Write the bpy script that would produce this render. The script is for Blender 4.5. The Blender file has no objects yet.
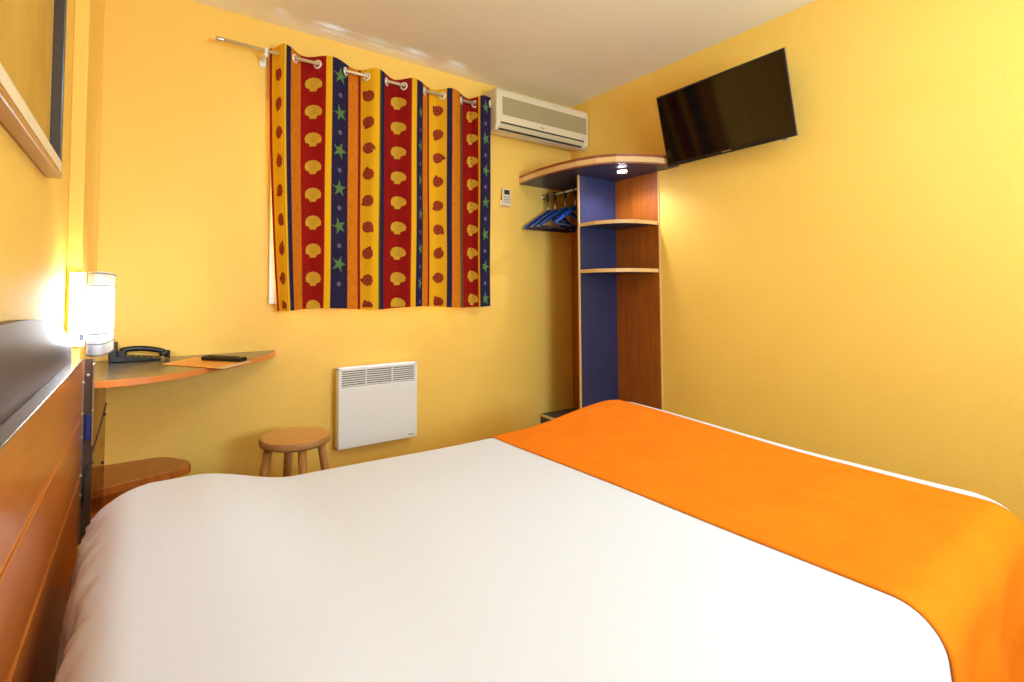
import bpy, bmesh, math, random
from mathutils import Vector, Matrix, noise
random.seed(7)
S = bpy.context.scene
COL = S.collection
PI = math.pi

# ------------------------------------------------------------------ camera
F_PX, CX, CY = 493.909, 469.899, 273.385
YAW, PITCH, ROLL = math.radians(33.44043), math.radians(2.34934), math.radians(-0.147084)
CAM = Vector((-2.623, -2.613, 1.070))
sy, cy = math.sin(YAW), math.cos(YAW); sp, cp = math.sin(PITCH), math.cos(PITCH)
fwd = Vector((sy*cp, cy*cp, sp)); rgt = Vector((cy, -sy, 0)); up = rgt.cross(fwd)
cr, sr = math.cos(ROLL), math.sin(ROLL)
R2 = cr*rgt + sr*up; U2 = -sr*rgt + cr*up
cam = bpy.data.cameras.new('camera'); co = bpy.data.objects.new('camera', cam); COL.objects.link(co)
cam.sensor_fit = 'HORIZONTAL'; cam.sensor_width = 36; cam.lens = F_PX*36/1024
cam.shift_x = (512-CX)/1024; cam.shift_y = -(341-CY)/1024; cam.clip_start = 0.02
M = Matrix((R2, U2, -fwd)).transposed().to_4x4(); M.translation = CAM
co.matrix_world = M
S.camera = co

# ------------------------------------------------------------------ world, view, lights
w = bpy.data.worlds.new('world'); S.world = w; w.use_nodes = True
w.node_tree.nodes['Background'].inputs[0].default_value = (0.75, 0.85, 1, 1)
w.node_tree.nodes['Background'].inputs[1].default_value = 0.3
S.view_settings.view_transform = 'Standard'; S.view_settings.look = 'None'
S.view_settings.gamma = 1; S.view_settings.exposure = -0.12
S.view_settings.use_curve_mapping = False
S.cycles.use_denoising = True
S.cycles.max_bounces = 10; S.cycles.diffuse_bounces = 6
S.cycles.sample_clamp_indirect = 8

def area(name, loc, target, size, power, color, size_y=None):
    l = bpy.data.lights.new(name, 'AREA'); l.energy = power; l.color = color
    l.size = size
    if size_y: l.shape = 'RECTANGLE'; l.size_y = size_y
    o = bpy.data.objects.new(name, l); COL.objects.link(o); o.location = loc
    o.rotation_euler = (Vector(target)-Vector(loc)).to_track_quat('-Z', 'Y').to_euler()
    return o
area('ceiling_light', (-1.15, -2.75, 2.38), (-1.35, -1.6, 0.6), 0.45, 13, (0.52, 0.785, 1.0))
area('front_fill', (-1.4, -3.9, 1.75), (-1.4, -1.0, 1.15), 1.9, 6, (0.50, 0.775, 1.0), 1.5)  # added soft fill from behind the camera, no real fixture
area('ceiling_fill', (-1.3, -3.7, 1.3), (-1.3, -2.2, 2.45), 0.8, 76, (0.58, 0.81, 1.0))  # added unseen fill aimed upward to brighten the ceiling

# ------------------------------------------------------------------ helpers
def lin(c):
    return tuple(((v/255)/12.92 if v/255 <= 0.04045 else ((v/255+0.055)/1.055)**2.4) for v in c)

MATS = {}
def mat(name, rgb, rough=0.5, metal=0.0, spec=0.5, coat=0.0, grain=None, bump=None, vary=None, emit=None, trans=None):
    """procedural material; grain=(rgb2, scale xyz, noise scale); bump=(scale, strength, dist); vary=(rgb2, scale)"""
    m = bpy.data.materials.new(name); m.use_nodes = True
    nt = m.node_tree; b = nt.nodes['Principled BSDF']
    b.inputs['Base Color'].default_value = (*lin(rgb), 1)
    b.inputs['Roughness'].default_value = rough; b.inputs['Metallic'].default_value = metal
    b.inputs['Specular IOR Level'].default_value = spec
    b.inputs['Coat Weight'].default_value = coat; b.inputs['Coat Roughness'].default_value = 0.12
    tc = nt.nodes.new('ShaderNodeTexCoord')
    if grain or vary:
        g = grain or (vary[0], (1, 1, 1), vary[1])
        mp = nt.nodes.new('ShaderNodeMapping'); mp.inputs['Scale'].default_value = g[1]
        n = nt.nodes.new('ShaderNodeTexNoise'); n.inputs['Scale'].default_value = g[2]
        n.inputs['Detail'].default_value = 5; n.inputs['Roughness'].default_value = 0.6
        r = nt.nodes.new('ShaderNodeValToRGB')
        r.color_ramp.elements[0].position = 0.32; r.color_ramp.elements[1].position = 0.70
        r.color_ramp.elements[0].color = (*lin(rgb), 1); r.color_ramp.elements[1].color = (*lin(g[0]), 1)
        nt.links.new(tc.outputs['Object'], mp.inputs['Vector']); nt.links.new(mp.outputs[0], n.inputs['Vector'])
        nt.links.new(n.outputs['Fac'], r.inputs['Fac']); nt.links.new(r.outputs['Color'], b.inputs['Base Color'])
    if bump:
        n2 = nt.nodes.new('ShaderNodeTexNoise'); n2.inputs['Scale'].default_value = bump[0]
        n2.inputs['Detail'].default_value = 4
        bp = nt.nodes.new('ShaderNodeBump'); bp.inputs['Strength'].default_value = bump[1]
        bp.inputs['Distance'].default_value = bump[2]
        nt.links.new(tc.outputs['Object'], n2.inputs['Vector'])
        nt.links.new(n2.outputs['Fac'], bp.inputs['Height']); nt.links.new(bp.outputs['Normal'], b.inputs['Normal'])
    if emit:
        b.inputs['Emission Color'].default_value = (*emit[0], 1); b.inputs['Emission Strength'].default_value = emit[1]
    if trans:
        b.inputs['Transmission Weight'].default_value = trans
    MATS[name] = m
    return m

WALL = mat('yellow_wall_paint', (251, 207, 98), 0.55, bump=(150, 0.45, 0.004), vary=((249, 203, 92), 3))
CEIL = mat('ceiling_paint', (246, 238, 212), 0.8, bump=(90, 0.35, 0.004))
FLOOR = mat('floor_tile', (150, 110, 80), 0.5, vary=((130, 95, 70), 6))
ORANGE_WOOD = mat('cherry_laminate', (198, 110, 34), 0.33, coat=0.25, grain=((174, 88, 22), (6, 6, 0.6), 6))
WARD_WOOD = mat('wardrobe_cherry_laminate', (170, 90, 8), 0.5, coat=0.0, grain=((142, 72, 5), (9, 9, 0.7), 6))
HEAD_WOOD = mat('headboard_cherry_laminate', (196, 108, 34), 0.30, coat=0.3, grain=((178, 92, 24), (6, 0.6, 6), 6))
EDGE_ORANGE = mat('orange_edge_band', (226, 134, 62), 0.4, coat=0.2)
GROOVE = mat('groove_varnish', (206, 122, 44), 0.45)
BLUE_LAM = mat('blue_laminate', (47, 55, 94), 0.38, coat=0.05, grain=((39, 45, 80), (10, 10, 0.6), 6))
BLUE_DARK = mat('dark_blue_laminate', (58, 60, 84), 0.4, coat=0.05, vary=((50, 52, 74), 8))
LEDGE = mat('ledge_laminate', (104, 92, 96), 0.22, coat=0.5)
BEIGE_EDGE = mat('beige_edge_band', (224, 184, 122), 0.45)
DARK_WOOD = mat('dark_cherry_edge', (146, 76, 40), 0.4, coat=0.1)
DESK_TOP = mat('grey_brown_laminate', (88, 74, 64), 0.28, coat=0.3, vary=((78, 66, 57), 10))
WHITE_SHEET = mat('white_cotton', (226, 232, 249), 0.85, spec=0.2, bump=(25, 0.12, 0.01))
ORANGE_CLOTH = mat('orange_cotton', (248, 134, 16), 0.8, spec=0.15, bump=(30, 0.15, 0.01), vary=((240, 124, 12), 9))
WHITE_METAL = mat('white_enamel', (240, 238, 235), 0.4)
SLOT_DARK = mat('slot_dark', (52, 48, 40), 0.7)
CREAM = mat('cream_plastic', (226, 214, 178), 0.45)
CREAM_DARK = mat('cream_grille', (168, 152, 112), 0.6)
CREAM_LOW = mat('cream_louver', (204, 190, 152), 0.5)
CHROME = mat('brushed_metal', (205, 200, 188), 0.3, metal=1.0)
DULL_METAL = mat('dull_metal', (206, 194, 158), 0.4, metal=0.45)
EYELET = mat('polished_eyelet', (238, 234, 222), 0.3, metal=0.35)
BLACK = mat('black_plastic', (18, 17, 18), 0.35)
BLACK_SOFT = mat('black_rubber', (28, 27, 28), 0.6)
SCREEN = mat('tv_screen_glass', (6, 5, 5), 0.09, spec=0.5)
SILVER = mat('silver_trim', (190, 188, 185), 0.3, metal=0.9)
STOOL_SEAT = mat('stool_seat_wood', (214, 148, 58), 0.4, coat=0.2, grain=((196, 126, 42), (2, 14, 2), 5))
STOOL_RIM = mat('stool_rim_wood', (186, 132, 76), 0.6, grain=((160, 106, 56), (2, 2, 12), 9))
STOOL_LEG = mat('stool_leg_wood', (200, 138, 66), 0.5, grain=((176, 112, 44), (14, 14, 1), 5))
HANGER_BLUE = mat('blue_hanger_plastic', (22, 68, 156), 0.35)
HANGER_NAVY = mat('navy_hanger_bar', (24, 32, 58), 0.4)
C_YEL = mat('fabric_yellow', (228, 172, 28), 0.85, spec=0.1)
C_RED = mat('fabric_red', (152, 24, 18), 0.85, spec=0.1, vary=((140, 20, 16), 14))
C_NAVY = mat('fabric_navy', (44, 36, 70), 0.85, spec=0.1, vary=((38, 31, 60), 14))
C_ORG = mat('fabric_orange', (216, 128, 24), 0.85, spec=0.1, grain=((190, 106, 26), (1, 1, 1), 60))
C_OLIVE = mat('fabric_olive', (84, 82, 44), 0.85, spec=0.1)
C_SHELL = mat('fabric_shell_print', (206, 162, 48), 0.85, spec=0.1)
C_SHELLD = mat('fabric_shell_rib_print', (188, 140, 46), 0.85, spec=0.1)
C_SNAIL = mat('fabric_snail_print', (142, 50, 32), 0.85, spec=0.1)
C_SNAILL = mat('fabric_snail_swirl_print', (176, 84, 44), 0.85, spec=0.1)
C_STAR = mat('fabric_starfish_print', (92, 126, 70), 0.85, spec=0.1)
C_DOT = mat('fabric_dot_print', (104, 98, 116), 0.85, spec=0.1)
C_BACK = mat('curtain_lining', (200, 150, 60), 0.9, spec=0.1)
FRAME_WOOD = mat('picture_frame_wood', (172, 104, 40), 0.3, coat=0.4, grain=((150, 86, 30), (6, 1, 6), 6))
FRAME_REFLECT = mat('picture_frame_painted_reflection', (66, 60, 58), 0.25, coat=0.5)  # frame wood again, its dark grey reflection put into the colour
MAT_CREAM = mat('picture_mat_board', (238, 218, 176), 0.7)
ART = mat('abstract_painting', (218, 174, 74), 0.5, grain=((196, 150, 60), (1, 2.5, 1), 3.0))
PAPER_ORANGE = mat('orange_leaflet_paper', (230, 156, 62), 0.5, vary=((238, 176, 92), 12))
PAPER_WHITE = mat('white_paper', (232, 214, 190), 0.6)
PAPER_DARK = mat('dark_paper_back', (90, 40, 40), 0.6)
LCD = mat('lcd_dark', (44, 42, 34), 0.3)
REMOTE_WHITE = mat('remote_white_plastic', (224, 210, 186), 0.45)
RAIL = mat('rail_metal', (96, 78, 66), 0.35, metal=0.5)
GREY_BTN = mat('grey_buttons', (150, 142, 128), 0.5)
LAMP_LINE = mat('lamp_grey_band', (150, 150, 158), 0.5)
LAMP_STICKER = mat('lamp_blue_sticker', (120, 130, 190), 0.5)
LAMP_PLATE = mat('lamp_white_plate', (236, 226, 208), 0.4)
BLUE_PLASTIC = mat('blue_socket_plastic', (30, 46, 130), 0.4)

ACRYL = bpy.data.materials.new('smoked_acrylic'); ACRYL.use_nodes = True
nt = ACRYL.node_tree; nt.nodes.clear()
_o = nt.nodes.new('ShaderNodeOutputMaterial'); _mx = nt.nodes.new('ShaderNodeMixShader')
_t = nt.nodes.new('ShaderNodeBsdfTransparent'); _t.inputs[0].default_value = (0.80, 0.74, 0.62, 1)
_g = nt.nodes.new('ShaderNodeBsdfGlossy'); _g.inputs['Roughness'].default_value = 0.1
_mx.inputs[0].default_value = 0.10
nt.links.new(_t.outputs[0], _mx.inputs[1]); nt.links.new(_g.outputs[0], _mx.inputs[2]); nt.links.new(_mx.outputs[0], _o.inputs[0])

SHADE = bpy.data.materials.new('frosted_lamp_shade'); SHADE.use_nodes = True
nt = SHADE.node_tree; nt.nodes.clear()
_o = nt.nodes.new('ShaderNodeOutputMaterial'); _mx = nt.nodes.new('ShaderNodeMixShader')
_t = nt.nodes.new('ShaderNodeBsdfTranslucent'); _t.inputs[0].default_value = (0.93, 0.94, 0.96, 1)
_g = nt.nodes.new('ShaderNodeBsdfDiffuse'); _g.inputs[0].default_value = (0.9, 0.9, 0.9, 1)
_mx.inputs[0].default_value = 0.35
nt.links.new(_t.outputs[0], _mx.inputs[1]); nt.links.new(_g.outputs[0], _mx.inputs[2]); nt.links.new(_mx.outputs[0], _o.inputs[0])

def glow(name, rgb, strength):
    m = bpy.data.materials.new(name); m.use_nodes = True
    nt = m.node_tree; nt.nodes.clear()
    o = nt.nodes.new('ShaderNodeOutputMaterial'); e = nt.nodes.new('ShaderNodeEmission')
    e.inputs[0].default_value = (*rgb, 1); e.inputs[1].default_value = strength
    nt.links.new(e.outputs[0], o.inputs[0]); return m
BULB = glow('bulb_glow', (0.86, 0.92, 1.0), 115)
PUCK = glow('puck_led_glow', (0.95, 0.92, 1.0), 110)
DAYLIGHT = glow('daylit_pane_glow', (0.34, 0.60, 1.0), 52)

# ---- mesh building
def BM(): return bmesh.new()
def box(bm, x0, x1, y0, y1, z0, z1, mi=0, bev=0.0, seg=2):
    vs = [bm.verts.new((x, y, z)) for x in (x0, x1) for y in (y0, y1) for z in (z0, z1)]
    idx = [(0, 1, 3, 2), (4, 6, 7, 5), (0, 4, 5, 1), (2, 3, 7, 6), (0, 2, 6, 4), (1, 5, 7, 3)]
    fs = [bm.faces.new([vs[i] for i in f]) for f in idx]
    for f in fs: f.material_index = mi
    if bev > 0:
        es = list({e for f in fs for e in f.edges})
        r = bmesh.ops.bevel(bm, geom=es, offset=bev, segments=seg, affect='EDGES', profile=0.5)
        for f in r['faces']: f.material_index = mi
    return fs
def prism(bm, pts, axis, a, b, mi=0, mi_cap=None, bev=0.0):
    """extrude polygon pts (2D in the other two axes) from a to b along axis"""
    def P(p, t):
        return {'X': (t, p[0], p[1]), 'Y': (p[0], t, p[1]), 'Z': (p[0], p[1], t)}[axis]
    va = [bm.verts.new(P(p, a)) for p in pts]; vb = [bm.verts.new(P(p, b)) for p in pts]
    n = len(pts); fs = []
    for i in range(n):
        f = bm.faces.new((va[i], va[(i+1) % n], vb[(i+1) % n], vb[i])); f.material_index = mi; fs.append(f)
    c1 = bm.faces.new(va[::-1]); c2 = bm.faces.new(vb)
    for c in (c1, c2): c.material_index = mi if mi_cap is None else mi_cap
    if bev > 0:
        es = list(set(c1.edges) | set(c2.edges))
        bmesh.ops.bevel(bm, geom=es, offset=bev, segments=2, affect='EDGES', profile=0.5)
    return c1, c2
def tube(bm, path, r, seg=12, mi=0, cap=True):
    path = [Vector(p) for p in path]; rings = []
    rr = r if isinstance(r, (list, tuple)) else [r]*len(path)
    prev = None
    for i, p in enumerate(path):
        d = (path[min(i+1, len(path)-1)] - path[max(i-1, 0)]).normalized()
        if prev is None:
            a = d.orthogonal().normalized()
        else:
            a = (prev - d*prev.dot(d)).normalized()
        prev = a; b = d.cross(a)
        rings.append([bm.verts.new(p + (a*math.cos(2*PI*k/seg) + b*math.sin(2*PI*k/seg))*rr[i]) for k in range(seg)])
    for i in range(len(rings)-1):
        for k in range(seg):
            f = bm.faces.new((rings[i][k], rings[i][(k+1) % seg], rings[i+1][(k+1) % seg], rings[i+1][k]))
            f.material_index = mi; f.smooth = True
    if cap:
        f = bm.faces.new(rings[0][::-1]); f.material_index = mi
        f = bm.faces.new(rings[-1]); f.material_index = mi
def lathe(bm, prof, c, seg=32, mi=0, axis='Z'):
    """prof: list of (r, h)"""
    rings = []
    for r, h in prof:
        ring = []
        for k in range(seg):
            a = 2*PI*k/seg; u, v = r*math.cos(a), r*math.sin(a)
            q = {'Z': (c[0]+u, c[1]+v, c[2]+h), 'Y': (c[0]+u, c[1]+h, c[2]+v), 'X': (c[0]+h, c[1]+u, c[2]+v)}[axis]
            ring.append(bm.verts.new(q))
        rings.append(ring)
    for i in range(len(rings)-1):
        for k in range(seg):
            f = bm.faces.new((rings[i][k], rings[i][(k+1) % seg], rings[i+1][(k+1) % seg], rings[i+1][k]))
            f.material_index = mi; f.smooth = True
    f = bm.faces.new(rings[0][::-1]); f.material_index = mi
    f = bm.faces.new(rings[-1]); f.material_index = mi
def torus(bm, c, R, r, axis='Y', seg=24, s2=8, mi=0, sq=1.0):
    g = []
    for i in range(seg):
        a = 2*PI*i/seg; row = []
        for j in range(s2):
            b = 2*PI*j/s2; rad = R + r*math.cos(b); h = r*math.sin(b)
            u, v = rad*math.cos(a), rad*math.sin(a)
            q = {'Y': (c[0]+u*sq, c[1]+h, c[2]+v), 'X': (c[0]+h, c[1]+u, c[2]+v), 'Z': (c[0]+u, c[1]+v, c[2]+h)}[axis]
            row.append(bm.verts.new(q))
        g.append(row)
    for i in range(seg):
        for j in range(s2):
            f = bm.faces.new((g[i][j], g[(i+1) % seg][j], g[(i+1) % seg][(j+1) % s2], g[i][(j+1) % s2]))
            f.smooth = True; f.material_index = mi

ORIGIN = {}
def tag(o, label=None, cat=None, group=None, kind=None):
    if label: o['label'] = label
    if cat: o['category'] = cat
    if group: o['group'] = group
    if kind: o['kind'] = kind
    return o
def thing(name, loc, label, cat, group=None):
    o = bpy.data.objects.new(name, None); COL.objects.link(o); o.location = loc
    o.empty_display_size = 0.1
    ORIGIN[o.name] = Vector(loc); return tag(o, label, cat, group)
def obj(name, bm, mats, parent=None, label=None, smooth=False, loc=None, recalc=True):
    """link a bmesh built in world coordinates as one mesh object"""
    if recalc: bmesh.ops.recalc_face_normals(bm, faces=bm.faces[:])
    if parent is not None: org = ORIGIN[parent.name]
    elif loc is not None: org = Vector(loc)
    else:
        xs = [v.co for v in bm.verts]
        org = Vector(((min(v.x for v in xs)+max(v.x for v in xs))/2, (min(v.y for v in xs)+max(v.y for v in xs))/2, min(v.z for v in xs)))
    bmesh.ops.translate(bm, verts=bm.verts[:], vec=-org)
    me = bpy.data.meshes.new(name); bm.to_mesh(me); bm.free()
    for m in (mats if isinstance(mats, (list, tuple)) else [mats]): me.materials.append(m)
    if smooth:
        for p in me.polygons: p.use_smooth = True
    o = bpy.data.objects.new(name, me); COL.objects.link(o)
    if parent is not None: o.parent = parent
    else: o.location = org
    ORIGIN[o.name] = org
    if label: o['label'] = label
    return o
def struct(name, bm, mats, label=None, cat=None):
    o = obj(name, bm, mats); tag(o, label, cat, None, 'structure'); return o
def copy_tree(o, parent=None):
    c = o.copy(); COL.objects.link(c)
    if parent is not None: c.parent = parent
    for ch in o.children: copy_tree(ch, c)
    return c

# ------------------------------------------------------------------ room shell (origin: back right corner on the floor)
H = 2.45; XL = -2.83; YF = -4.2
b = BM(); box(b, XL-0.15, 0.15, YF-0.15, 0.15, -0.1, 0.0); struct('floor', b, FLOOR, 'tiled floor under the bed', 'floor')
b = BM(); box(b, XL-0.15, 0.15, YF-0.15, 0.15, H, H+0.1); struct('ceiling', b, CEIL, 'pale plaster ceiling', 'ceiling')
b = BM(); box(b, XL-0.15, 0.15, 0.0, 0.15, 0, H); struct('wall_back', b, WALL, 'yellow wall behind the curtain and heater', 'wall')
b = BM(); box(b, 0.0, 0.15, YF, 0.0, 0, H); struct('wall_right', b, WALL, 'yellow wall behind the television', 'wall')
b = BM(); box(b, XL-0.15, XL, YF, 0.0, 0, H); struct('wall_left', b, WALL, 'yellow wall behind the headboard', 'wall')
b = BM(); box(b, XL-0.15, 0.15, YF-0.15, YF, 0, H); struct('wall_front', b, WALL, 'yellow wall behind the viewer', 'wall')
b = BM(); box(b, XL, -2.79, -0.60, 0.0, 0, H, bev=0.004); struct('trim_1', b, WALL, 'shallow yellow pilaster in the left corner', 'pilaster')

# ------------------------------------------------------------------ window behind the curtain
wx0, wx1, wz0, wz1 = -2.105, -0.96, 1.02, 2.21
win = tag(bpy.data.objects.new('window_1', None), 'white framed window hidden behind the striped curtain', 'window', None, 'structure')
COL.objects.link(win); win.location = (wx0, 0, wz0); ORIGIN[win.name] = Vector((wx0, 0, wz0))
b = BM()
for (a0, a1, c0, c1) in ((wx0, wx0+0.06, wz0, 2.028), (wx1-0.06, wx1, wz0, 2.028), (wx0+0.06, wx1-0.06, wz0, wz0+0.06), ((wx0+wx1)/2-0.04, (wx0+wx1)/2+0.04, wz0+0.06, 2.028)):
    box(b, a0, a1, -0.022, -0.0005, c0, c1, bev=0.003)
obj('window_frame', b, WHITE_METAL, win)
b = BM()
for a0, a1 in ((wx0+0.06, (wx0+wx1)/2-0.04), ((wx0+wx1)/2+0.04, wx1-0.06)):
    box(b, a0, a1, -0.012, -0.006, wz0+0.06, 2.028)
obj('window_pane', b, DAYLIGHT, win)
b = BM(); box(b, wx0, wx1, -0.043, -0.0005, 2.03, 2.215, bev=0.006); obj('pane_baffle', b, WHITE_METAL, win)  # unseen, added to split the window light into separate ceiling spots

# ------------------------------------------------------------------ bed
BX0, BX1, BY0, BY1 = -2.720, -0.685, -2.337, -0.985      # head, foot, near, far
RC = 0.12
def sstep(a, c, x):
    t = max(0, min(1, (x-a)/(c-a))); return t*t*(3-2*t)
def top_z(x, y):
    z = 0.514
    far = sstep(-1.75, -1.05, y)
    z += 0.066*(1-sstep(-2.50, -2.22, x))*(0.35+0.65*far)*(0.9+0.1*math.cos((y+1.3)*7))     # pillows under the cover
    z += 0.036*sstep(-1.30, -0.80, x)*sstep(-1.9, -1.1, y)
    z += 0.016*sstep(-1.4, -0.75, x)
    z -= 0.008*math.exp(-((x+1.6)/0.35)**2)*far
    z += 0.010*noise.noise((x*1.6, y*1.6, 3.1))*0.6
    return z
def bed_surface(u, v, off=0.0):
    """unrolled cover coordinates -> point; beyond the rim the cloth folds down"""
    ix0, ix1, iy0, iy1 = BX0+RC, BX1-RC, BY0+RC, BY1-RC
    cu = max(ix0, min(ix1, u)); cv = max(iy0, min(iy1, v))
    du, dv = u-cu, v-cv; d = math.hypot(du, dv)
    if d < 1e-9: return Vector((u, v, top_z(u, v)+off))
    nx, ny = du/d, dv/d
    r = 0.050 + 0.026*max(0, -ny)
    if nx < 0: r = max(r, 0.055+0.035*(-nx))
    flat = RC - r
    if d <= flat: h, drop, nh, nz = d, 0, 0, 1
    elif d <= flat + r*PI/2:
        th = (d-flat)/r; h = flat + r*math.sin(th); drop = r*(1-math.cos(th)); nh, nz = math.sin(th), math.cos(th)
    else:
        e = d-flat-r*PI/2; h = RC + 0.03*e; drop = r+e; nh, nz = 1, 0
    x, y = cu+nx*h, cv+ny*h
    z = top_z(min(max(x, BX0+0.02), BX1-0.02), min(max(y, BY0+0.02), BY1-0.02)) - drop
    # folds in the hanging cloth
    k = sstep(0.02, 0.2, drop)
    amp = 0.010*k*(math.sin(u*21+1.0+2*noise.noise((u*5, v*5, 0)))+0.6*noise.noise((u*14, v*9, 2)))*abs(ny)
    amp += 0.016*k*(math.sin(v*26+2.5*noise.noise((u*6, v*6, 5)))+0.8*noise.noise((u*10, v*16, 7)))*abs(nx)*(1 if nx < 0 else 0.2)
    if nx < 0:
        k2 = sstep(0.004, 0.06, drop)*sstep(-1.9, -1.25, v)
        amp += 0.014*k2*(1-abs(noise.noise((u*7+v*4, v*26-u*9, 1.5)))*3.4)*(-nx)
    amp = min(amp, 0.022)
    x += nx*amp; y += ny*amp
    return Vector((x+nx*nh*off, y+ny*nh*off, max(0.08, z+nz*off)))
def sheet(u0, u1, v0, v1, step, off=0.0, skew=None):
    bm = BM(); nu = int((u1-u0)/step); nv = int((v1-v0)/step)
    U1 = lambda v: u1 + (skew*max(-0.1, min(1.2, (v-(-1.1))/(-1.1))) if skew else 0)
    g = [[bm.verts.new(bed_surface(u0+(U1(v0+(v1-v0)*j/nv)-u0)*i/nu, v0+(v1-v0)*j/nv, off)) for j in range(nv+1)] for i in range(nu+1)]
    for i in range(nu):
        for j in range(nv):
            f = bm.faces.new((g[i][j], g[i+1][j], g[i+1][j+1], g[i][j+1])); f.smooth = True
    return bm
bed = thing('bed', (-1.71, -1.66, 0), 'wide bed with white cover against the wooden headboard', 'bed')
b = BM(); box(b, BX0+0.03, BX1-0.03, BY0+0.08, BY1-0.03, 0.27, 0.45, bev=0.03); obj('mattress', b, WHITE_SHEET, bed)
b = BM(); box(b, BX0+0.05, BX1-0.05, BY0+0.1, BY1-0.05, 0.06, 0.27, bev=0.01)
for x in (BX0+0.12, BX1-0.12):
    for y in (BY0+0.16, BY1-0.12): tube(b, [(x, y, 0.0), (x, y, 0.06)], 0.025)
obj('base', b, WHITE_SHEET, bed)
b = sheet(BX0-0.36, BX1+0.36, BY0-0.46, BY1+0.27, 0.012)
o = obj('bed_cover', b, WHITE_SHEET, bed, recalc=False)
md = o.modifiers.new('thickness', 'SOLIDIFY'); md.thickness = 0.006; md.offset = -1
b = sheet(-1.470, -0.756, BY0-0.40, BY1+0.24, 0.012, 0.005, -0.030)
o = obj('bed_runner', b, ORANGE_CLOTH, recalc=False)
tag(o, 'orange cloth runner across the foot of the white bed', 'bed runner')
md = o.modifiers.new('thickness', 'SOLIDIFY'); md.thickness = 0.003; md.offset = -1

# ------------------------------------------------------------------ headboard
hd = thing('headboard', (-2.80, -1.9, 0), 'long cherry wood headboard with dark blue upper board', 'headboard')
HY0, HY1 = -2.70, -0.672
b = BM()
for z0, z1 in ((0.03, 0.501), (0.517, 0.686), (0.702, 0.866)):
    box(b, -2.800, -2.775, HY0, HY1, z0, z1, bev=0.002)
obj('front_panel', b, HEAD_WOOD, hd)
b = BM()
for z0, z1 in ((0.501, 0.517), (0.686, 0.702)): box(b, -2.798, -2.779, HY0, HY1, z0, z1)
obj('groove', b, GROOVE, hd)
b = BM(); box(b, -2.801, -2.774, HY0, HY1, 0.866, 0.871, bev=0.001); obj('ledge', b, LEDGE, hd)
pts = [(HY0, 0.60), (HY1, 0.60), (HY1, 0.872)]
for k in range(1, 15):
    a = k/14*PI/2; pts.append((HY1-0.80+0.80*math.cos(a), 0.872+0.152*math.sin(a)))
pts.append((HY0, 1.024))
b = BM(); prism(b, pts, 'X', -2.8285, -2.802, bev=0.0015); obj('back_board', b, BLUE_DARK, hd, 'dark blue laminate upper board with rounded end')

# ------------------------------------------------------------------ bracket between headboard and corner desk
br = thing('wall_bracket', (-2.75, -0.64, 0), 'upright clear bracket with metal bolts between headboard and desk', 'bracket')
b = BM(); box(b, -2.788, -2.7205, -0.556, -0.550, 0.355, 0.768); obj('clear_plate', b, ACRYL, br)
b = BM(); box(b, -2.7755, -2.7465, -0.648, -0.642, 0.30, 0.868, bev=0.001); obj('rail_plate', b, RAIL, br, 'dull metal rail plate')
b = BM()
box(b, -2.7765, -2.7720, -0.655, -0.6485, 0.30, 0.87); box(b, -2.7505, -2.7465, -0.655, -0.6485, 0.60, 0.87)
obj('metal_rail', b, CHROME, br)
for x, z in ((-2.774, 0.795), (-2.748, 0.850), (-2.762, 0.818), (-2.774, 0.700), (-2.7485, 0.708), (-2.774, 0.625), (-2.774, 0.51), (-2.774, 0.45)):
    q = BM(); lathe(q, [(0.0045, 0.0), (0.0045, -0.006), (0.003, -0.008)], (x, -0.6555, z), 12, axis='Y'); obj('bolt', q, CHROME, br)
for x, z in ((-2.7225, 0.672), (-2.7245, 0.515), (-2.752, 0.52), (-2.757, 0.49)):
    q = BM(); lathe(q, [(0.0045, 0.0), (0.0045, -0.006), (0.003, -0.008)], (x, -0.5565, z), 12, axis='Y'); obj('bolt', q, BLACK, br, 'black bolt')
b = BM(); box(b, -2.767, -2.753, -0.656, -0.6485, 0.615, 0.695, bev=0.003); obj('socket', b, BLUE_PLASTIC, br, 'blue plastic socket')
b = BM(); tube(b, [(-2.719, -0.562, 0.71), (-2.730, -0.585, 0.65), (-2.745, -0.62, 0.585), (-2.762, -0.660, 0.52), (-2.768, -0.662, 0.42)], 0.0022, 8)
obj('cable', b, BLACK_SOFT, br)

# ------------------------------------------------------------------ bedside shelf
sh = thing('bedside_shelf', (-2.62, -0.17, 0), 'low cherry wood shelf beside the far bed side', 'shelf')
P = [(-2.788, -0.004), (-2.56, -0.004), (-2.515, -0.03), (-2.462, -0.10), (-2.444, -0.14), (-2.440, -0.19), (-2.455, -0.215), (-2.788, -0.32)]
b = BM(); prism(b, P, 'Z', 0.318, 0.352, bev=0.003); obj('shelf_board', b, ORANGE_WOOD, sh)
b = BM(); box(b, -2.788, -2.50, -0.245, -0.225, 0.0, 0.318, bev=0.002); obj('support_panel', b, ORANGE_WOOD, sh)

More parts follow.
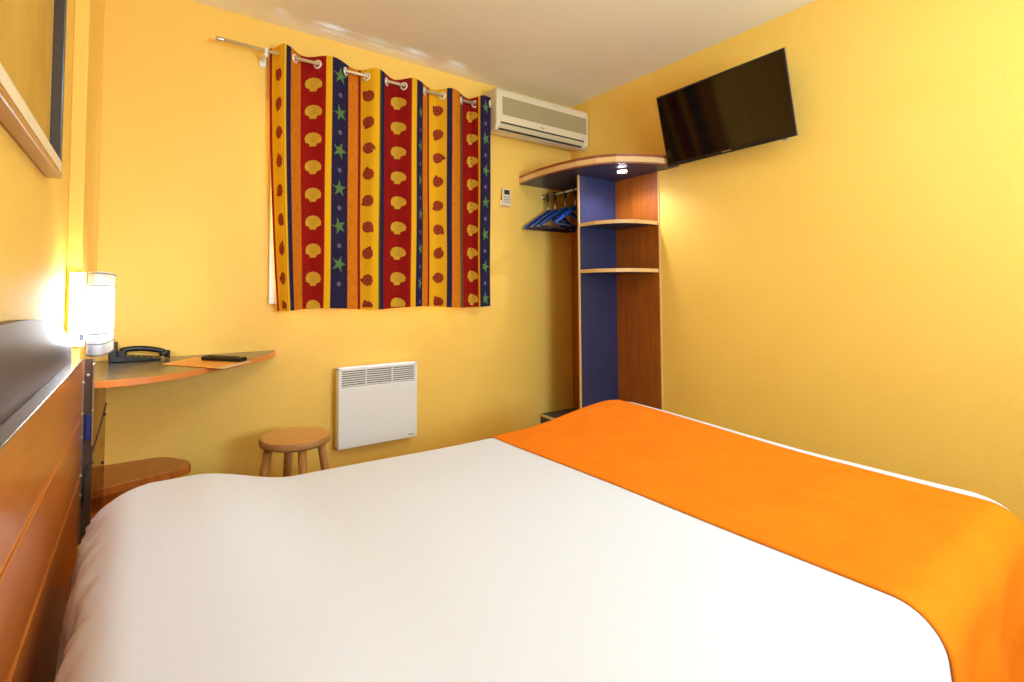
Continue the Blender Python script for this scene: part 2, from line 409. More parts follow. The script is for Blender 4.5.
# ------------------------------------------------------------------ corner desk
dk = thing('corner_desk', (-2.6, -0.3, 0.77), 'quarter round wall desk with grey brown top and orange edge', 'desk')
front = [(-2.748, -0.602), (-2.70, -0.612), (-2.655, -0.610), (-2.60, -0.594), (-2.54, -0.566), (-2.49, -0.533), (-2.44, -0.494), (-2.38, -0.440), (-2.323, -0.382), (-2.25, -0.311), (-2.184, -0.243), (-2.13, -0.170), (-2.098, -0.105), (-2.080, -0.05), (-2.076, -0.002)]
b = BM(); prism(b, front + [(-2.788, -0.002), (-2.788, -0.602)], 'Z', 0.7695, 0.790, bev=0.001); obj('desk_top', b, DESK_TOP, dk)
b = BM()
ring = []
for i, p in enumerate(front):
    a = Vector(front[max(i-1, 0)]); c = Vector(front[min(i+1, len(front)-1)]); t = (c-a).normalized(); n = Vector((t.y, -t.x))
    q = Vector(p)+n*0.004
    if i == len(front)-1: q.y = -0.002
    ring.append([b.verts.new((s.x, s.y, z)) for s, z in ((Vector(p), 0.7685), (q, 0.7685), (q, 0.7905), (Vector(p), 0.7905))])
for i in range(len(ring)-1):
    for k in range(4): b.faces.new((ring[i][k], ring[i+1][k], ring[i+1][(k+1) % 4], ring[i][(k+1) % 4]))
b.faces.new(ring[0]); b.faces.new(ring[-1][::-1])
obj('edge_band', b, EDGE_ORANGE, dk, 'orange edge band')

# leaflet, remote control, telephone on the desk
lf = thing('leaflet', (-2.39, -0.35, 0.791), 'orange printed leaflet under the black remote on the desk', 'leaflet')
def quad(bm, pts, z0, z1, mi=0):
    prism(bm, pts, 'Z', z0, z1, mi)
L = [Vector((-2.559, -0.280)), Vector((-2.368, -0.560)), Vector((-2.243, -0.412)), Vector((-2.425, -0.110))]
cen = sum(L, Vector((0, 0)))/4
b = BM(); quad(b, [tuple(p) for p in L], 0.7912, 0.7925, 0); obj('cover_sheet', b, PAPER_ORANGE, lf)
b = BM()
w0, w1 = L[1], L[2]
dirn = (L[0]-L[1]).normalized()
quad(b, [tuple(w0), tuple(w1), tuple(w1+dirn*0.035), tuple(w0+dirn*0.035)], 0.7926, 0.7929); obj('white_border', b, PAPER_WHITE, lf)
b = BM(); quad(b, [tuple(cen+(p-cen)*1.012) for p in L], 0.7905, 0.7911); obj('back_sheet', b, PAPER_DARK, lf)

def at_angle(bm, c, ang):
    bmesh.ops.rotate(bm, verts=bm.verts[:], cent=Vector((c[0], c[1], 0)), matrix=Matrix.Rotation(ang, 3, 'Z'))
rc = thing('remote_control', (-2.337, -0.315, 0.793), 'slim black remote control lying on the orange leaflet', 'remote control')
ang = math.atan2(-0.411+0.219, -2.253+2.421)
b = BM(); box(b, -2.337-0.100, -2.337+0.100, -0.315-0.020, -0.315+0.020, 0.7932, 0.811, bev=0.006, seg=3); at_angle(b, (-2.337, -0.315), ang); obj('body', b, BLACK, rc)
b = BM()
for i in range(9):
    for j in range(3):
        x = -2.337-0.080+i*0.018; y = -0.315-0.011+j*0.011
        box(b, x-0.005, x+0.005, y-0.0035, y+0.0035, 0.8111, 0.8122)
at_angle(b, (-2.337, -0.315), ang); obj('keys', b, BLACK_SOFT, rc)

ph = thing('telephone', (-2.64, -0.12, 0.79), 'black desk telephone with handset beside the lamp', 'telephone')
b = BM()
prism(b, [(-2.732, 0.791), (-2.555, 0.791), (-2.555, 0.797), (-2.60, 0.804), (-2.68, 0.812), (-2.732, 0.816)], 'Y', -0.115, -0.02, bev=0.003); obj('base', b, BLACK, ph)
b = BM(); box(b, -2.738, -2.709, -0.105, -0.035, 0.792, 0.872, bev=0.004); box(b, -2.709, -2.680, -0.100, -0.04, 0.810, 0.836, bev=0.004); obj('cradle_post', b, BLACK, ph)
b = BM()
hs = []
for k in range(13):
    t = k/12; hs.append((-2.700+0.160*t, -0.075-0.004*t, 0.828+0.016*math.sin(PI*min(1, t*0.85+0.15))-0.006*t))
tube(b, hs, [0.010]+[0.0115]*11+[0.010], 12)
lathe(b, [(0.012, 0.0), (0.017, 0.004), (0.017, 0.014), (0.012, 0.020)], (-2.692, -0.075, 0.816), 16)
lathe(b, [(0.012, 0.0), (0.017, 0.004), (0.017, 0.014), (0.012, 0.020)], (-2.545, -0.079, 0.804), 16)
obj('handset', b, BLACK, ph)
b = BM(); tube(b, [(-2.531+0.009*math.cos(k*1.1), -0.07+0.009*math.sin(k*1.1), 0.7945+0.0012*k) for k in range(26)], 0.0035, 8); obj('cord', b, BLACK_SOFT, ph)
b = BM()
for i in range(4):
    for j in range(3):
        x = -2.655+i*0.020; y = -0.108+j*0.012; z = 0.8110-(x+2.68)*0.09
        box(b, x-0.006, x+0.006, y-0.004, y+0.004, z-0.006, z+0.002)
obj('keypad', b, BLACK_SOFT, ph)

# ------------------------------------------------------------------ bedside lamp
lp = thing('wall_lamp', (-2.76, -0.68, 0.885), 'lit white curved shade lamp at the end of the headboard', 'lamp')
b = BM(); box(b, -2.819, -2.778, -0.617, -0.606, 0.905, 1.142, bev=0.002); obj('back_plate', b, LAMP_PLATE, lp)
KP = [(-2.764, -0.716), (-2.762, -0.738), (-2.757, -0.765), (-2.746, -0.788), (-2.732, -0.795), (-2.721, -0.780), (-2.713, -0.740), (-2.708, -0.690), (-2.704, -0.640), (-2.701, -0.590)]
def cr_pt(t):
    i = min(int(t), len(KP)-2); f = t-i
    P = [Vector(KP[max(0, min(len(KP)-1, i+k))]) for k in (-1, 0, 1, 2)]
    return 0.5*((2*P[1])+(P[2]-P[0])*f+(2*P[0]-5*P[1]+4*P[2]-P[3])*f*f+(3*P[1]-P[0]-3*P[2]+P[3])*f**3)
sh_pts = [tuple(cr_pt(k/18*(len(KP)-1))) for k in range(19)]
def shade_mesh(z0, z1, off, mi=0):
    bm = BM(); va = []
    for i, p in enumerate(sh_pts):
        a = Vector(sh_pts[max(i-1, 0)]); c = Vector(sh_pts[min(i+1, 18)]); t = (c-a).normalized(); n = Vector((t.y, -t.x))*off
        va.append([bm.verts.new((p[0]+n.x, p[1]+n.y, z)) for z in (z0, z1)])
    for i in range(18):
        f = bm.faces.new((va[i][0], va[i+1][0], va[i+1][1], va[i][1])); f.smooth = True
    return bm
o = obj('shade', shade_mesh(0.890, 1.138, 0.0), SHADE, lp)
md = o.modifiers.new('thickness', 'SOLIDIFY'); md.thickness = 0.002
for z0, z1 in ((1.131, 1.135), (1.096, 1.0985), (0.952, 0.955), (0.922, 0.925), (0.888, 0.893)):
    obj('shade_band', shade_mesh(z0, z1, 0.0015), LAMP_LINE, lp)
b = BM(); box(b, -2.784, -2.772, -0.704, -0.702, 0.930, 0.950); obj('sticker', b, LAMP_STICKER, lp, 'small blue sticker')
b = BM(); prism(b, [(-2.780, 0.955), (-2.772, 0.955), (-2.764, 1.02), (-2.762, 1.085), (-2.769, 1.05)], 'Y', -0.660, -0.650); obj('arm', b, LAMP_LINE, lp, 'grey arm')
b = BM(); lathe(b, [(0.004, -0.095), (0.014, -0.085), (0.015, 0.0), (0.014, 0.085), (0.004, 0.095)], (-2.755, -0.668, 1.015), 16); obj('bulb', b, BULB, lp)

# ------------------------------------------------------------------ picture
pc = thing('framed_picture', (-2.80, -1.4, 1.345), 'wood framed abstract yellow picture on the left wall', 'picture')
py0, py1, pz0, pz1 = -1.85, -1.035, 1.357, 1.97; fw = 0.040
b = BM(); box(b, -2.829, -2.798, py0, py1, pz0, pz0+fw, bev=0.004); box(b, -2.829, -2.798, py0, py1, pz1-fw, pz1, bev=0.004)
box(b, -2.829, -2.798, py0, py0+fw, pz0+fw, pz1-fw, bev=0.004)
obj('frame', b, FRAME_WOOD, pc)
b = BM(); box(b, -2.829, -2.7985, py1-0.020, py1-0.001, pz0+0.012, pz1-fw, bev=0.003); obj('frame_side', b, FRAME_REFLECT, pc, 'glossy wood frame side with painted dark reflection')
for z0, z1 in ((pz0+0.012, pz0+fw-0.002), (pz1-fw+0.004, pz1-0.005)):
    b = BM(); box(b, -2.7979, -2.7970, py0+0.006, py1-0.022, z0, z1); obj('liner', b, MAT_CREAM, pc, 'cream painted frame face')
b = BM(); box(b, -2.826, -2.821, py0+fw, py1-0.026, pz0+fw, pz1-fw); obj('print', b, ART, pc)

# ------------------------------------------------------------------ curtain rod and curtain
ROD_Y, ROD_Z = -0.085, 2.2615
rod = thing('curtain_rod', (-1.6, ROD_Y, ROD_Z), 'thin metal curtain rod under the ceiling edge', 'curtain rod')
b = BM(); tube(b, [(-2.348, ROD_Y, ROD_Z), (-0.85, ROD_Y, ROD_Z)], 0.0085, 16); obj('pole', b, DULL_METAL, rod)
for x in (-2.348, -0.85):
    b = BM(); lathe(b, [(0.0095, -0.018), (0.0105, -0.012), (0.0105, 0.012), (0.0095, 0.018)], (x, ROD_Y, ROD_Z), 16, axis='X'); obj('end_cap', b, CHROME, rod)
for x in (-2.147, -0.868):
    b = BM()
    lathe(b, [(0.014, -0.007), (0.015, 0), (0.014, 0.007)], (x, ROD_Y, ROD_Z), 16, axis='X')
    box(b, x-0.006, x+0.006, ROD_Y, -0.001, ROD_Z-0.030, ROD_Z-0.012, bev=0.002)
    box(b, x-0.016, x+0.016, -0.012, -0.001, ROD_Z-0.050, ROD_Z-0.004, bev=0.003)
    lathe(b, [(0.010, 0.0), (0.010, -0.006), (0.006, -0.009)], (x, ROD_Y-0.002, ROD_Z-0.024), 12, axis='Y')
    obj('bracket', b, WHITE_METAL, rod, 'white bracket')

def ray(px, py):
    return fwd*F_PX + R2*(px-CX) + U2*(CY-py)
def on_y(px, y, py=200):
    d = ray(px, py); t = (y-CAM.y)/d.y; return (CAM+d*t).x
Y_F, Y_B = -0.128, -0.048
knots = [(269.5, -0.040), (282, Y_F), (303, Y_B), (331, Y_F), (356.5, Y_B), (376.5, Y_F), (394.5, Y_B), (414, Y_F), (433.5, Y_B), (452.5, Y_F), (469.5, Y_B), (484.5, -0.148), (490.5, -0.140)]
KX = [(on_y(px, y), y) for px, y in knots]
def wave(x):
    if x <= KX[0][0]: return KX[0][1]
    for (x0, y0), (x1, y1) in zip(KX, KX[1:]):
        if x <= x1:
            t = (x-x0)/(x1-x0); return y0+(y1-y0)*(0.5-0.5*math.cos(PI*t))
    return KX[-1][1]
CZ0, CZ1 = 0.992, 2.300
def cloth_y(x, z):
    k = (z-CZ0)/(CZ1-CZ0)
    yc = -0.088; a = 0.72+0.28*k
    return yc+(wave(x)-yc)*a + 0.004*math.sin(z*7+x*9)*(1-k)
def cloth_x(x, z):
    k = (CZ1-z)/(CZ1-CZ0)                     # left hem leans in towards the bottom
    e = max(0, 1-(x-KX[0][0])/0.25)
    return x + 0.048*k*k*e
def img_x(px):           # x on the cloth of an image column (solve against the wave)
    y = -0.09
    for _ in range(80): y = 0.7*y+0.3*cloth_y(on_y(px, y), 1.55)
    return on_y(px, y)
stripes = [(268, C_RED), (270.6, C_YEL), (281.2, C_OLIVE), (281.7, C_YEL), (284.3, C_NAVY), (289.3, C_ORG), (299.5, C_RED), (324.7, C_YEL), (331, C_NAVY), (347.5, C_ORG), (357.6, C_RED), (360.3, C_YEL), (379, C_OLIVE), (380.6, C_NAVY), (384, C_RED), (411.6, C_YEL), (416.6, C_NAVY), (422.8, C_ORG), (427.6, C_RED), (429.3, C_YEL), (446.6, C_NAVY), (452, C_ORG), (460, C_OLIVE), (462.3, C_RED), (478.2, C_YEL), (480, C_NAVY), (490.4, None)]
cloth_mats = [C_YEL, C_RED, C_NAVY, C_ORG, C_OLIVE, C_SHELL, C_SHELLD, C_SNAIL, C_SNAILL, C_STAR, C_DOT]
MI = {m.name: i for i, m in enumerate(cloth_mats)}
bx = [img_x(px) for px, _ in stripes]
b = BM(); cols = []
for i in range(len(stripes)-1):
    n = max(2, int((bx[i+1]-bx[i])/0.008))
    for k in range(n): cols.append((bx[i]+(bx[i+1]-bx[i])*k/n, MI[stripes[i][1].name]))
cols.append((bx[-1], 0))
NZ = 30
grid = [[b.verts.new((cloth_x(x, z), cloth_y(x, z), z - (0.006*math.sin(x*11) if j == 0 else 0))) for j, z in enumerate([CZ0+(CZ1-CZ0)*q/NZ for q in range(NZ+1)])] for x, _ in cols]
for i in range(len(cols)-1):
    for j in range(NZ):
        f = b.faces.new((grid[i][j], grid[i+1][j], grid[i+1][j+1], grid[i][j+1])); f.material_index = cols[i][1]; f.smooth = True
def decal(poly, xc, zc, mi, off=0.0012, sx=1.0):
    """polygon fan laid on the cloth front"""
    def P(u, v):
        x = xc+u*sx; z = zc+v
        return b.verts.new((cloth_x(x, z), cloth_y(x, z)-off, z))
    c = P(0, 0); pv = [P(u, v) for u, v in poly]
    mid = [P(u*0.5, v*0.5) for u, v in poly]
    n = len(poly)
    for i in range(n):
        j = (i+1) % n
        for vs in ((c, mid[i], mid[j]), (mid[i], pv[i], pv[j], mid[j])):
            f = b.faces.new(vs); f.material_index = mi
def scallop(r):
    p = []
    for k in range(17):
        a = PI*(-0.12+1.24*k/16); rr = r*(1+0.02*math.cos(k*PI))
        p.append((rr*math.cos(a), rr*0.80*math.sin(a)+0.05*r))
    return [( -0.36*r, -0.72*r), (0.36*r, -0.72*r), (0.46*r, -0.42*r), (0.86*r, -0.30*r)] + p + [(-0.86*r, -0.30*r), (-0.46*r, -0.42*r)]
def ribs(r):
    out = []
    for a in (0.22, 0.36, 0.5, 0.64, 0.78):
        A = a*PI; d = Vector((math.cos(A), math.sin(A)*0.8)); n = Vector((-d.y, d.x))*0.03*r
        p0 = d*0.15*r+Vector((0, -0.35*r)); p1 = d*0.86*r
        out.append([tuple(p0-n), tuple(p1-n), tuple(p1+n), tuple(p0+n)])
    return out
def snail(r, ph):
    p = []
    for k in range(20):
        a = 2*PI*k/20+ph; rr = r*(1.0+0.05*math.cos(k*2.5))
        if k == 0: rr = r*1.42
        if k == 1: rr = r*1.2
        p.append((rr*math.cos(a), rr*math.sin(a)))
    return p
def starp(r, ph):
    p = []
    for k in range(10):
        rr = r if k % 2 == 0 else r*0.36; a = ph+PI/2+PI*k/5
        p.append((rr*math.cos(a), rr*math.sin(a)))
    return p
def strip_on(poly_pts, xc, zc, mi, off, sx=1.0):
    vs = []
    for u, v in poly_pts:
        x = xc+u*sx; z = zc+v; vs.append(b.verts.new((cloth_x(x, z), cloth_y(x, z)-off, z)))
    f = b.faces.new(vs); f.material_index = mi
PITCH_Z = 0.1436
for px, z0_, hw, r in ((312, 2.15, 8.9, 0.046), (396.8, 2.158, 9.4, 0.046), (470, 2.18, 7.8, 0.044)):      # scallops on red
    xc = img_x(px); z = z0_
    sx = min(img_x(px+hw)-img_x(px), img_x(px)-img_x(px-hw))/r
    while z > CZ0-0.03:
        if z-0.035 > CZ0:
            decal(scallop(r), xc, z, MI[C_SHELL.name], sx=sx)
            for rb in ribs(r): strip_on(rb, xc, z, MI[C_SHELLD.name], 0.002, sx)
        else:
            pp = [(u, max(v, CZ0+0.006-z)) for u, v in scallop(r)]
            if z > CZ0+0.004: decal(pp, xc, z, MI[C_SHELL.name], sx=sx)
        z -= PITCH_Z
for px, z0_, hw in ((277, 2.153, 2.9), (368, 2.149, 5.8), (437.3, 2.169, 6.0)):       # snails on yellow
    xc = img_x(px); z = z0_; r = 0.031; k = 0
    sx = min(img_x(px+hw)-img_x(px), img_x(px)-img_x(px-hw))/r
    while z > CZ0:
        a0 = 2.3+1.9*k
        if z-r > CZ0:
            decal(snail(r, a0), xc, z, MI[C_SNAIL.name], sx=sx)
            pr = None
            for q in range(22):
                t = q/21; a = a0+t*10.5; rr = r*(0.12+0.74*t); c0 = Vector((math.cos(a), math.sin(a)))
                cur = (c0*rr*0.93, c0*(rr*0.93+0.10*r))
                if pr: strip_on([tuple(pr[0]), tuple(pr[1]), tuple(cur[1]), tuple(cur[0])], xc, z, MI[C_SNAILL.name], 0.002, sx)
                pr = cur
        elif z > CZ0+0.008:
            decal([(u, max(v, CZ0+0.006-z)) for u, v in snail(r, 2.0)], xc, z, MI[C_SNAIL.name], sx=sx)
        z -= PITCH_Z; k += 1
STAR_Z = 0.198
for px, z0_, sx, r0 in ((339.3, 2.215, 1.0, 0.047), (420.5, 2.119, 0.4, 0.042), (485.2, 2.227, 0.8, 0.045)):     # starfish and dots on navy
    xc = img_x(px); z = z0_; k = 0
    while z > CZ0+r0:
        decal(starp(r0, 0.35*math.sin(k*2.1)), xc, z, MI[C_STAR.name], sx=sx)
        zd = z-STAR_Z*0.52
        if zd > CZ0+0.02: decal([(0.013*math.cos(2*PI*q/12), 0.013*math.sin(2*PI*q/12)) for q in range(12)], xc, zd, MI[C_DOT.name], sx=sx)
        z -= STAR_Z; k += 1
cur = thing('curtain', (-1.45, -0.088, CZ0), 'striped eyelet curtain with shells and starfish over the window', 'curtain')
me_o = obj('fabric', b, cloth_mats, cur)
# eyelets where the cloth crosses the rod
def crossing(i):
    (x0, y0), (x1, y1) = KX[i], KX[i+1]
    t = math.acos(max(-1, min(1, 1-2*(ROD_Y-y0)/(y1-y0))))/PI
    return x0+(x1-x0)*t
for i in range(1, 12):
    x = crossing(i); dyd = 1 if KX[i+1][1] > KX[i][1] else -1
    q = BM(); torus(q, (0, 0, 0), 0.0185, 0.0055, axis='Y', seg=20, s2=8)
    ang = dyd*math.radians(48)
    bmesh.ops.rotate(q, verts=q.verts[:], cent=(0, 0, 0), matrix=Matrix.Rotation(ang, 3, 'Z'))
    bmesh.ops.translate(q, verts=q.verts[:], vec=(x, cloth_y(x, ROD_Z), ROD_Z-0.004))
    obj('eyelet', q, EYELET, cur)

# ------------------------------------------------------------------ electric heater
rd = thing('panel_heater', (-1.54, -0.05, 0.26), 'white electric panel heater low on the yellow wall', 'heater')
rx0, rx1, rz0, rz1, ry = -1.769, -1.311, 0.262, 0.682, -0.08
b = BM(); box(b, rx0, rx1, ry, -0.03, rz0, 0.580, bev=0.006, seg=3)
box(b, rx0, rx0+0.018, ry, -0.03, 0.575, rz1, bev=0.004); box(b, rx1-0.018, rx1, ry, -0.03, 0.575, rz1, bev=0.004)
box(b, rx0, rx1, ry, -0.03, 0.664, rz1, bev=0.005)
box(b, rx0+0.03, rx1-0.03, -0.03, -0.001, rz0+0.02, rz1-0.03)
obj('casing', b, WHITE_METAL, rd)
b = BM(); box(b, rx0+0.012, rx1-0.012, ry+0.016, -0.032, 0.574, 0.668); obj('grille_recess', b, SLOT_DARK, rd)
b = BM()
for k in range(8):
    z = 0.5835+k*0.0115; box(b, rx0+0.017, rx1-0.017, ry+0.001, ry+0.014, z, z+0.0058)
for k in range(1, 3):
    x = rx0+(rx1-rx0)*k/3; box(b, x-0.003, x+0.003, ry+0.002, ry+0.014, 0.576, 0.668)
obj('grille_slats', b, WHITE_METAL, rd)
b = BM(); box(b, rx1-0.058, rx1-0.022, ry-0.0006, ry+0.002, rz0+0.018, rz0+0.0225); obj('logo', b, GREY_BTN, rd)

# ------------------------------------------------------------------ stool
SX, SY = -2.050, -0.345
st = thing('round_stool', (SX, SY, 0), 'small round wooden stool beside the white heater', 'stool')
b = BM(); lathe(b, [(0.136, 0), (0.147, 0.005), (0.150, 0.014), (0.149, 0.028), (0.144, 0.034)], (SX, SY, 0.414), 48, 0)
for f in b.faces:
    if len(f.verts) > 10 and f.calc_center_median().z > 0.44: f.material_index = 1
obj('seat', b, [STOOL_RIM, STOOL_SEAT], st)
for a in (180, 270, 0, 90):
    A = math.radians(a); c0 = (SX+0.110*math.cos(A), SY+0.110*math.sin(A), 0.418); c1 = (SX+0.178*math.cos(A), SY+0.178*math.sin(A), 0.0)
    b = BM(); tube(b, [c0, tuple((Vector(c0)*0.5+Vector(c1)*0.5)), c1], [0.0185, 0.0185, 0.016], 16); obj('leg', b, STOOL_LEG, st)

# ------------------------------------------------------------------ air conditioner
ac = thing('air_conditioner', (-0.44, -0.1, 2.09), 'cream split air conditioner high in the corner', 'air conditioner')
ax0, ax1 = -0.818, -0.005; AY = 0.014
prof = [(-0.002, 2.125), (-0.120, 2.094), (-0.162, 2.095), (-0.178, 2.112), (-0.186, 2.135), (-0.186, 2.330), (-0.180, 2.350), (-0.166, 2.362), (-0.002, 2.366)]
b = BM(); prism(b, prof, 'X', ax0, ax1, bev=0.010); obj('body', b, CREAM, ac)
b = BM(); box(b, ax0+0.045, ax1-0.024, -0.1882, -0.183, 2.190, 2.305, bev=0.001)
obj('intake_grille', b, CREAM_DARK, ac, 'beige grey intake grille')
b = BM(); box(b, ax0+0.030, ax1-0.050, -0.1876, -0.183, 2.1335, 2.1435); obj('outlet_slot', b, SLOT_DARK, ac)
b = BM(); prism(b, [(-0.1868, 2.131), (-0.1885, 2.131), (-0.1805, 2.1045), (-0.1750, 2.1045)], 'X', ax0+0.030, ax1-0.050); obj('louver', b, CREAM_LOW, ac)
b = BM(); prism(b, [(-0.1765, 2.1045), (-0.1760, 2.1045), (-0.1660, 2.0965), (-0.1695, 2.0955)], 'X', ax0+0.025, ax1-0.060); obj('lower_slot', b, SLOT_DARK, ac)
b = BM(); box(b, -0.462, -0.425, -0.1872, -0.185, 2.160, 2.166); obj('logo', b, GREY_BTN, ac)
b = BM(); box(b, -0.070, -0.045, -0.1872, -0.185, 2.158, 2.161); obj('indicator', b, GREY_BTN, ac)

# remote for it on the wall
wr = thing('wall_remote', (-0.605, -0.012, 1.65), 'small white wall remote with dark display below the air conditioner', 'remote control')
b = BM(); box(b, -0.662, -0.584, -0.014, -0.001, 1.65, 1.69, bev=0.002); obj('holder', b, REMOTE_WHITE, wr)
b = BM(); box(b, -0.652, -0.584, -0.026, -0.0145, 1.653, 1.768, bev=0.005, seg=3); obj('body', b, REMOTE_WHITE, wr)
b = BM(); box(b, -0.640, -0.596, -0.0268, -0.025, 1.728, 1.758); obj('display', b, LCD, wr)
b = BM()
for i in range(3):
    for j in range(3): box(b, -0.642+0.018*i, -0.630+0.018*i, -0.0275, -0.025, 1.675+0.016*j, 1.683+0.016*j)
obj('buttons', b, GREY_BTN, wr)

# ------------------------------------------------------------------ wardrobe unit in the corner
wd = thing('open_wardrobe', (-0.2, -0.4, 0), 'open corner wardrobe of blue and cherry panels with curved top', 'wardrobe')
b = BM(); box(b, -0.007, -0.001, -0.742, -0.003, 0.0, 1.815); o = obj('side_panel', b, WARD_WOOD, wd, 'cherry wood side panel')
b = BM(); box(b, -0.0085, -0.001, -0.748, -0.7425, 0.0, 1.815); obj('side_edge', b, BEIGE_EDGE, wd, 'beige edge strip')
b = BM(); box(b, -0.3445, -0.0075, -0.417, -0.407, 0.0, 1.815); obj('divider_panel', b, BLUE_LAM, wd, 'blue divider panel')
b = BM(); box(b, -0.353, -0.345, -0.4185, -0.4055, 0.0, 1.815, bev=0.001); obj('divider_edge', b, BEIGE_EDGE, wd, 'beige edge strip')
curve = [(-0.488, -0.003), (-0.508, -0.12), (-0.517, -0.26), (-0.510, -0.40), (-0.488, -0.535), (-0.445, -0.645), (-0.375, -0.735), (-0.28, -0.795), (-0.18, -0.838), (-0.09, -0.865), (-0.003, -0.885)]
def crv(off):
    out = []
    for i, p in enumerate(curve):
        a = Vector(curve[max(i-1, 0)]); c = Vector(curve[min(i+1, len(curve)-1)]); t = (c-a).normalized(); n = Vector((t.y, -t.x))
        q = Vector(p)+n*(-off)*-1
        out.append((min(q.x, -0.003), min(q.y, -0.003)))
    return out
tp = None
b = BM(); prism(b, crv(0.0)+[(-0.003, -0.003)], 'Z', 1.8255, 1.857, mi=0); tp = obj('top_board', b, BEIGE_EDGE, wd)
b = BM(); prism(b, crv(0.004)+[(-0.003, -0.003)], 'Z', 1.8575, 1.872, mi=0, bev=0.002); obj('top_moulding', b, DARK_WOOD, tp, 'dark cherry moulding')
b = BM(); c1, c2 = prism(b, crv(0.002)+[(-0.003, -0.003)], 'Z', 1.8155, 1.825, mi=0)
b.faces.ensure_lookup_table()
c1.material_index = 1; c2.material_index = 1
obj('top_underside', b, [DARK_WOOD, BLUE_DARK], tp, 'dark blue underside')
def shelf(z, pts):
    b = BM(); prism(b, pts, 'Z', z-0.019, z, mi=0); s = obj('shelf', b, BLUE_LAM, wd)
    b = BM(); fr = pts[:-1]; ring = []
    for i, p in enumerate(fr):
        a = Vector(fr[max(i-1, 0)]); c = Vector(fr[min(i+1, len(fr)-1)]); t = (c-a).normalized(); n = Vector((t.y, -t.x))*0.005
        q = (min(p[0]+n.x, -0.009), min(p[1]+n.y, -0.417))
        ring.append([b.verts.new((s_[0], s_[1], zz)) for s_, zz in ((p, z-0.0205), (q, z-0.0205), (q, z+0.0015), (p, z+0.0015))])
    for i in range(len(ring)-1):
        for k in range(4): b.faces.new((ring[i][k], ring[i+1][k], ring[i+1][(k+1) % 4], ring[i][(k+1) % 4]))
    b.faces.new(ring[0]); b.faces.new(ring[-1][::-1])
    obj('shelf_edge', b, BEIGE_EDGE, s, 'beige curved edge strip')
SP = [(-0.342, -0.418), (-0.341, -0.48), (-0.338, -0.54), (-0.318, -0.595), (-0.285, -0.648), (-0.235, -0.690), (-0.17, -0.715), (-0.10, -0.728), (-0.009, -0.735), (-0.009, -0.418)]
shelf(1.508, SP); shelf(1.217, SP)
b = BM(); box(b, -0.318, -0.009, -0.404, -0.004, 0.0, 0.224); bs = obj('shoe_box', b, BLUE_DARK, wd)
b = BM(); box(b, -0.322, -0.009, -0.404, -0.003, 0.225, 0.240); obj('box_top', b, BLUE_DARK, bs)
b = BM(); box(b, -0.3265, -0.3225, -0.404, -0.003, 0.224, 0.2415, bev=0.001); obj('box_edge', b, BEIGE_EDGE, bs, 'beige edge strip')
RX, RZ = -0.28, 1.75
b = BM(); tube(b, [(RX, -0.003, RZ), (RX, -0.405, RZ)], 0.009, 16); lathe(b, [(0.014, 0.0), (0.014, -0.006), (0.010, -0.010)], (RX, -0.001, RZ), 20, axis='Y')
obj('hanging_rail', b, CHROME, wd)
b = BM(); lathe(b, [(0.036, 0.0), (0.038, -0.002), (0.036, -0.007), (0.026, -0.008)], (-0.219, -0.648, 1.815), 32); pk = obj('spotlight', b, CHROME, wd, 'round chrome puck light')
b = BM(); lathe(b, [(0.026, -0.0082), (0.024, -0.012), (0.012, -0.014)], (-0.219, -0.648, 1.815), 32); obj('spotlight_lens', b, PUCK, pk, 'lit white lens')
sl = bpy.data.lights.new('spotlight_beam', 'SPOT'); sl.energy = 11; sl.color = (0.92, 0.93, 1.0); sl.spot_size = math.radians(150); sl.spot_blend = 0.7; sl.shadow_soft_size = 0.02
so = bpy.data.objects.new('spotlight_beam', sl); COL.objects.link(so); so.location = (-0.219, -0.648, 1.790)

# ------------------------------------------------------------------ hangers
def make_hanger(y, label):
    t = thing('coat_hanger', (RX, y, RZ), label, 'coat hanger', 'blue hangers on the wardrobe rail')
    b = BM(); torus(b, (RX, y, RZ), 0.013, 0.0040, axis='Y', seg=20); box(b, RX-0.008, RX+0.008, y-0.006, y+0.006, RZ-0.045, RZ-0.012, bev=0.003); obj('clip', b, BLACK, t, 'black theft ring')
    b = BM(); tube(b, [(RX, y, RZ-0.040), (RX, y, RZ-0.125)], 0.0035, 10); obj('stem', b, CHROME, t, 'metal stem')
    b = BM()
    arm = []
    zt, zb = RZ-0.118, RZ-0.235
    for k in range(25):
        u = -1+2*k/24; a = abs(u); z = zt-(zt-zb)*(0.25*a+0.75*a**1.1); arm.append((RX+0.205*u, y, z))
    prev = None; w_ = []
    for i, p in enumerate(arm):
        u = abs(-1+2*i/24); hh = 0.033-0.017*u; th = 0.011
        w_.append([b.verts.new((p[0], p[1]+s*th, p[2]+q*hh/2)) for s, q in ((-1, -1), (1, -1), (1, 1), (-1, 1))])
    for i in range(24):
        for k in range(4): f = b.faces.new((w_[i][k], w_[i+1][k], w_[i+1][(k+1) % 4], w_[i][(k+1) % 4]))
    b.faces.new(w_[0]); b.faces.new(w_[-1][::-1])
    obj('shoulder', b, HANGER_BLUE, t)
    b = BM(); tube(b, [(RX-0.198, y, zb-0.006), (RX+0.198, y, zb-0.006)], 0.0065, 10); obj('bar', b, HANGER_NAVY, t)
    return t
h0 = make_hanger(-0.055, 'blue coat hanger nearest the back wall on the rail')
for y, rz, lab in ((-0.125, 4, 'second blue coat hanger from the back wall'), (-0.225, -5, 'third blue coat hanger from the back wall'), (-0.315, 6, 'blue coat hanger closest to the blue wardrobe panel')):
    c = copy_tree(h0); c.location = (RX, y, RZ); c.rotation_euler = (0, 0, math.radians(rz)); c['label'] = lab

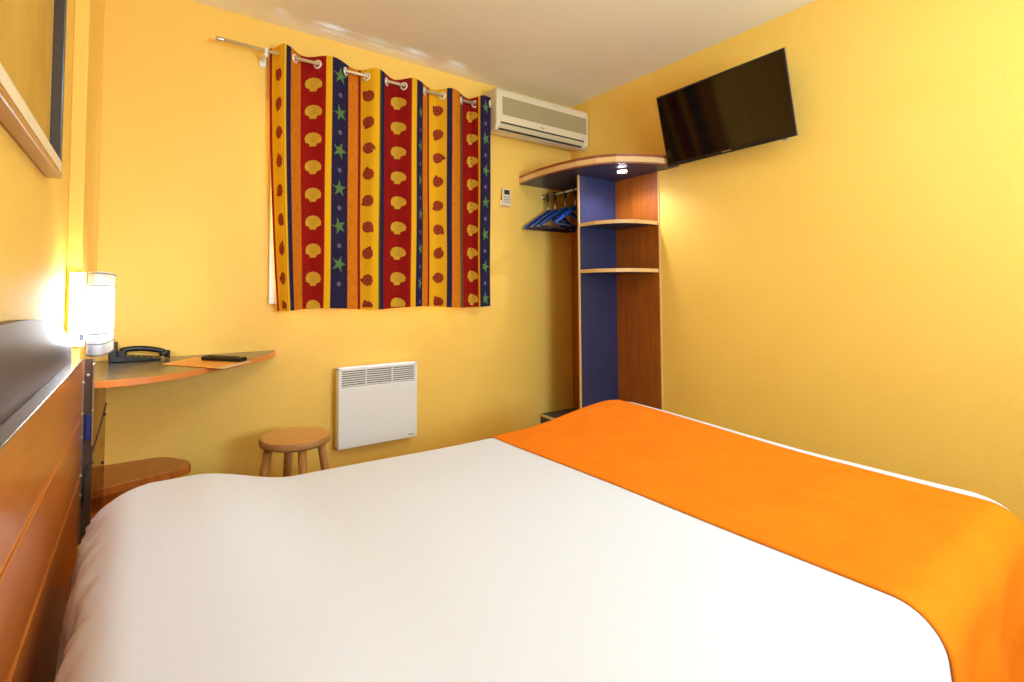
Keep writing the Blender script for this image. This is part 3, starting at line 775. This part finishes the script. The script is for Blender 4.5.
# ------------------------------------------------------------------ television
tv = thing('television', (-0.16, -1.223, 1.80), 'flat black television tilted on the right wall', 'television')
A_, B_, C_, D_ = Vector((-0.201, -0.880, 2.186)), Vector((-0.215, -1.564, 2.186)), Vector((-0.119, -1.566, 1.804)), Vector((-0.105, -0.882, 1.804))
rt = (B_-A_).normalized(); dn = (D_-A_).normalized(); nn = rt.cross(dn).normalized()
if nn.x > 0: nn = -nn
TW, TH = (B_-A_).length, (D_-A_).length*1.02
def tvbox(bm, u0, u1, v0, v1, d0, d1, mi=0, bev=0.0):
    q = BM(); box(q, u0, u1, d0, d1, v0, v1, mi, bev)
    for v in q.verts:
        u, d, h = v.co; v.co = A_ + rt*u + dn*h + nn*d
    me = bpy.data.meshes.new('t'); q.to_mesh(me); q.free(); bm.from_mesh(me); bpy.data.meshes.remove(me)
b = BM(); tvbox(b, 0, TW, 0, TH, -0.016, 0.0, 0, 0.003); tvbox(b, TW*0.15, TW*0.80, TH*0.25, TH*0.85, -0.055, -0.017, 0, 0.008); obj('casing', b, BLACK, tv)
b = BM(); tvbox(b, 0.010, TW-0.010, 0.010, TH-0.020, 0.0002, 0.0016); obj('screen', b, SCREEN, tv)
b = BM(); tvbox(b, TW+0.0002, TW+0.003, 0.0, TH, -0.012, -0.002); obj('side_trim', b, SILVER, tv)
b = BM(); tvbox(b, TW*0.475, TW*0.545, TH-0.013, TH-0.009, 0.0003, 0.0015); obj('logo', b, SILVER, tv)
b = BM(); tvbox(b, TW*0.90, TW*0.93, TH+0.0005, TH+0.007, -0.014, -0.004, 0, 0.002); obj('power_led', b, LAMP_STICKER, tv, 'small violet power light')
b = BM()
c0 = A_ + rt*TW*0.5 + dn*TH*0.55 - nn*0.05
tvbox(b, TW*0.42, TW*0.58, TH*0.40, TH*0.70, -0.062, -0.055)
tube(b, [c0-nn*0.01, c0-nn*0.03, (-0.012, c0.y, c0.z+0.01)], 0.022)
box(b, -0.012, -0.001, c0.y-0.09, c0.y+0.09, c0.z-0.09, c0.z+0.11, bev=0.003)
obj('wall_bracket', b, BLACK_SOFT, tv)
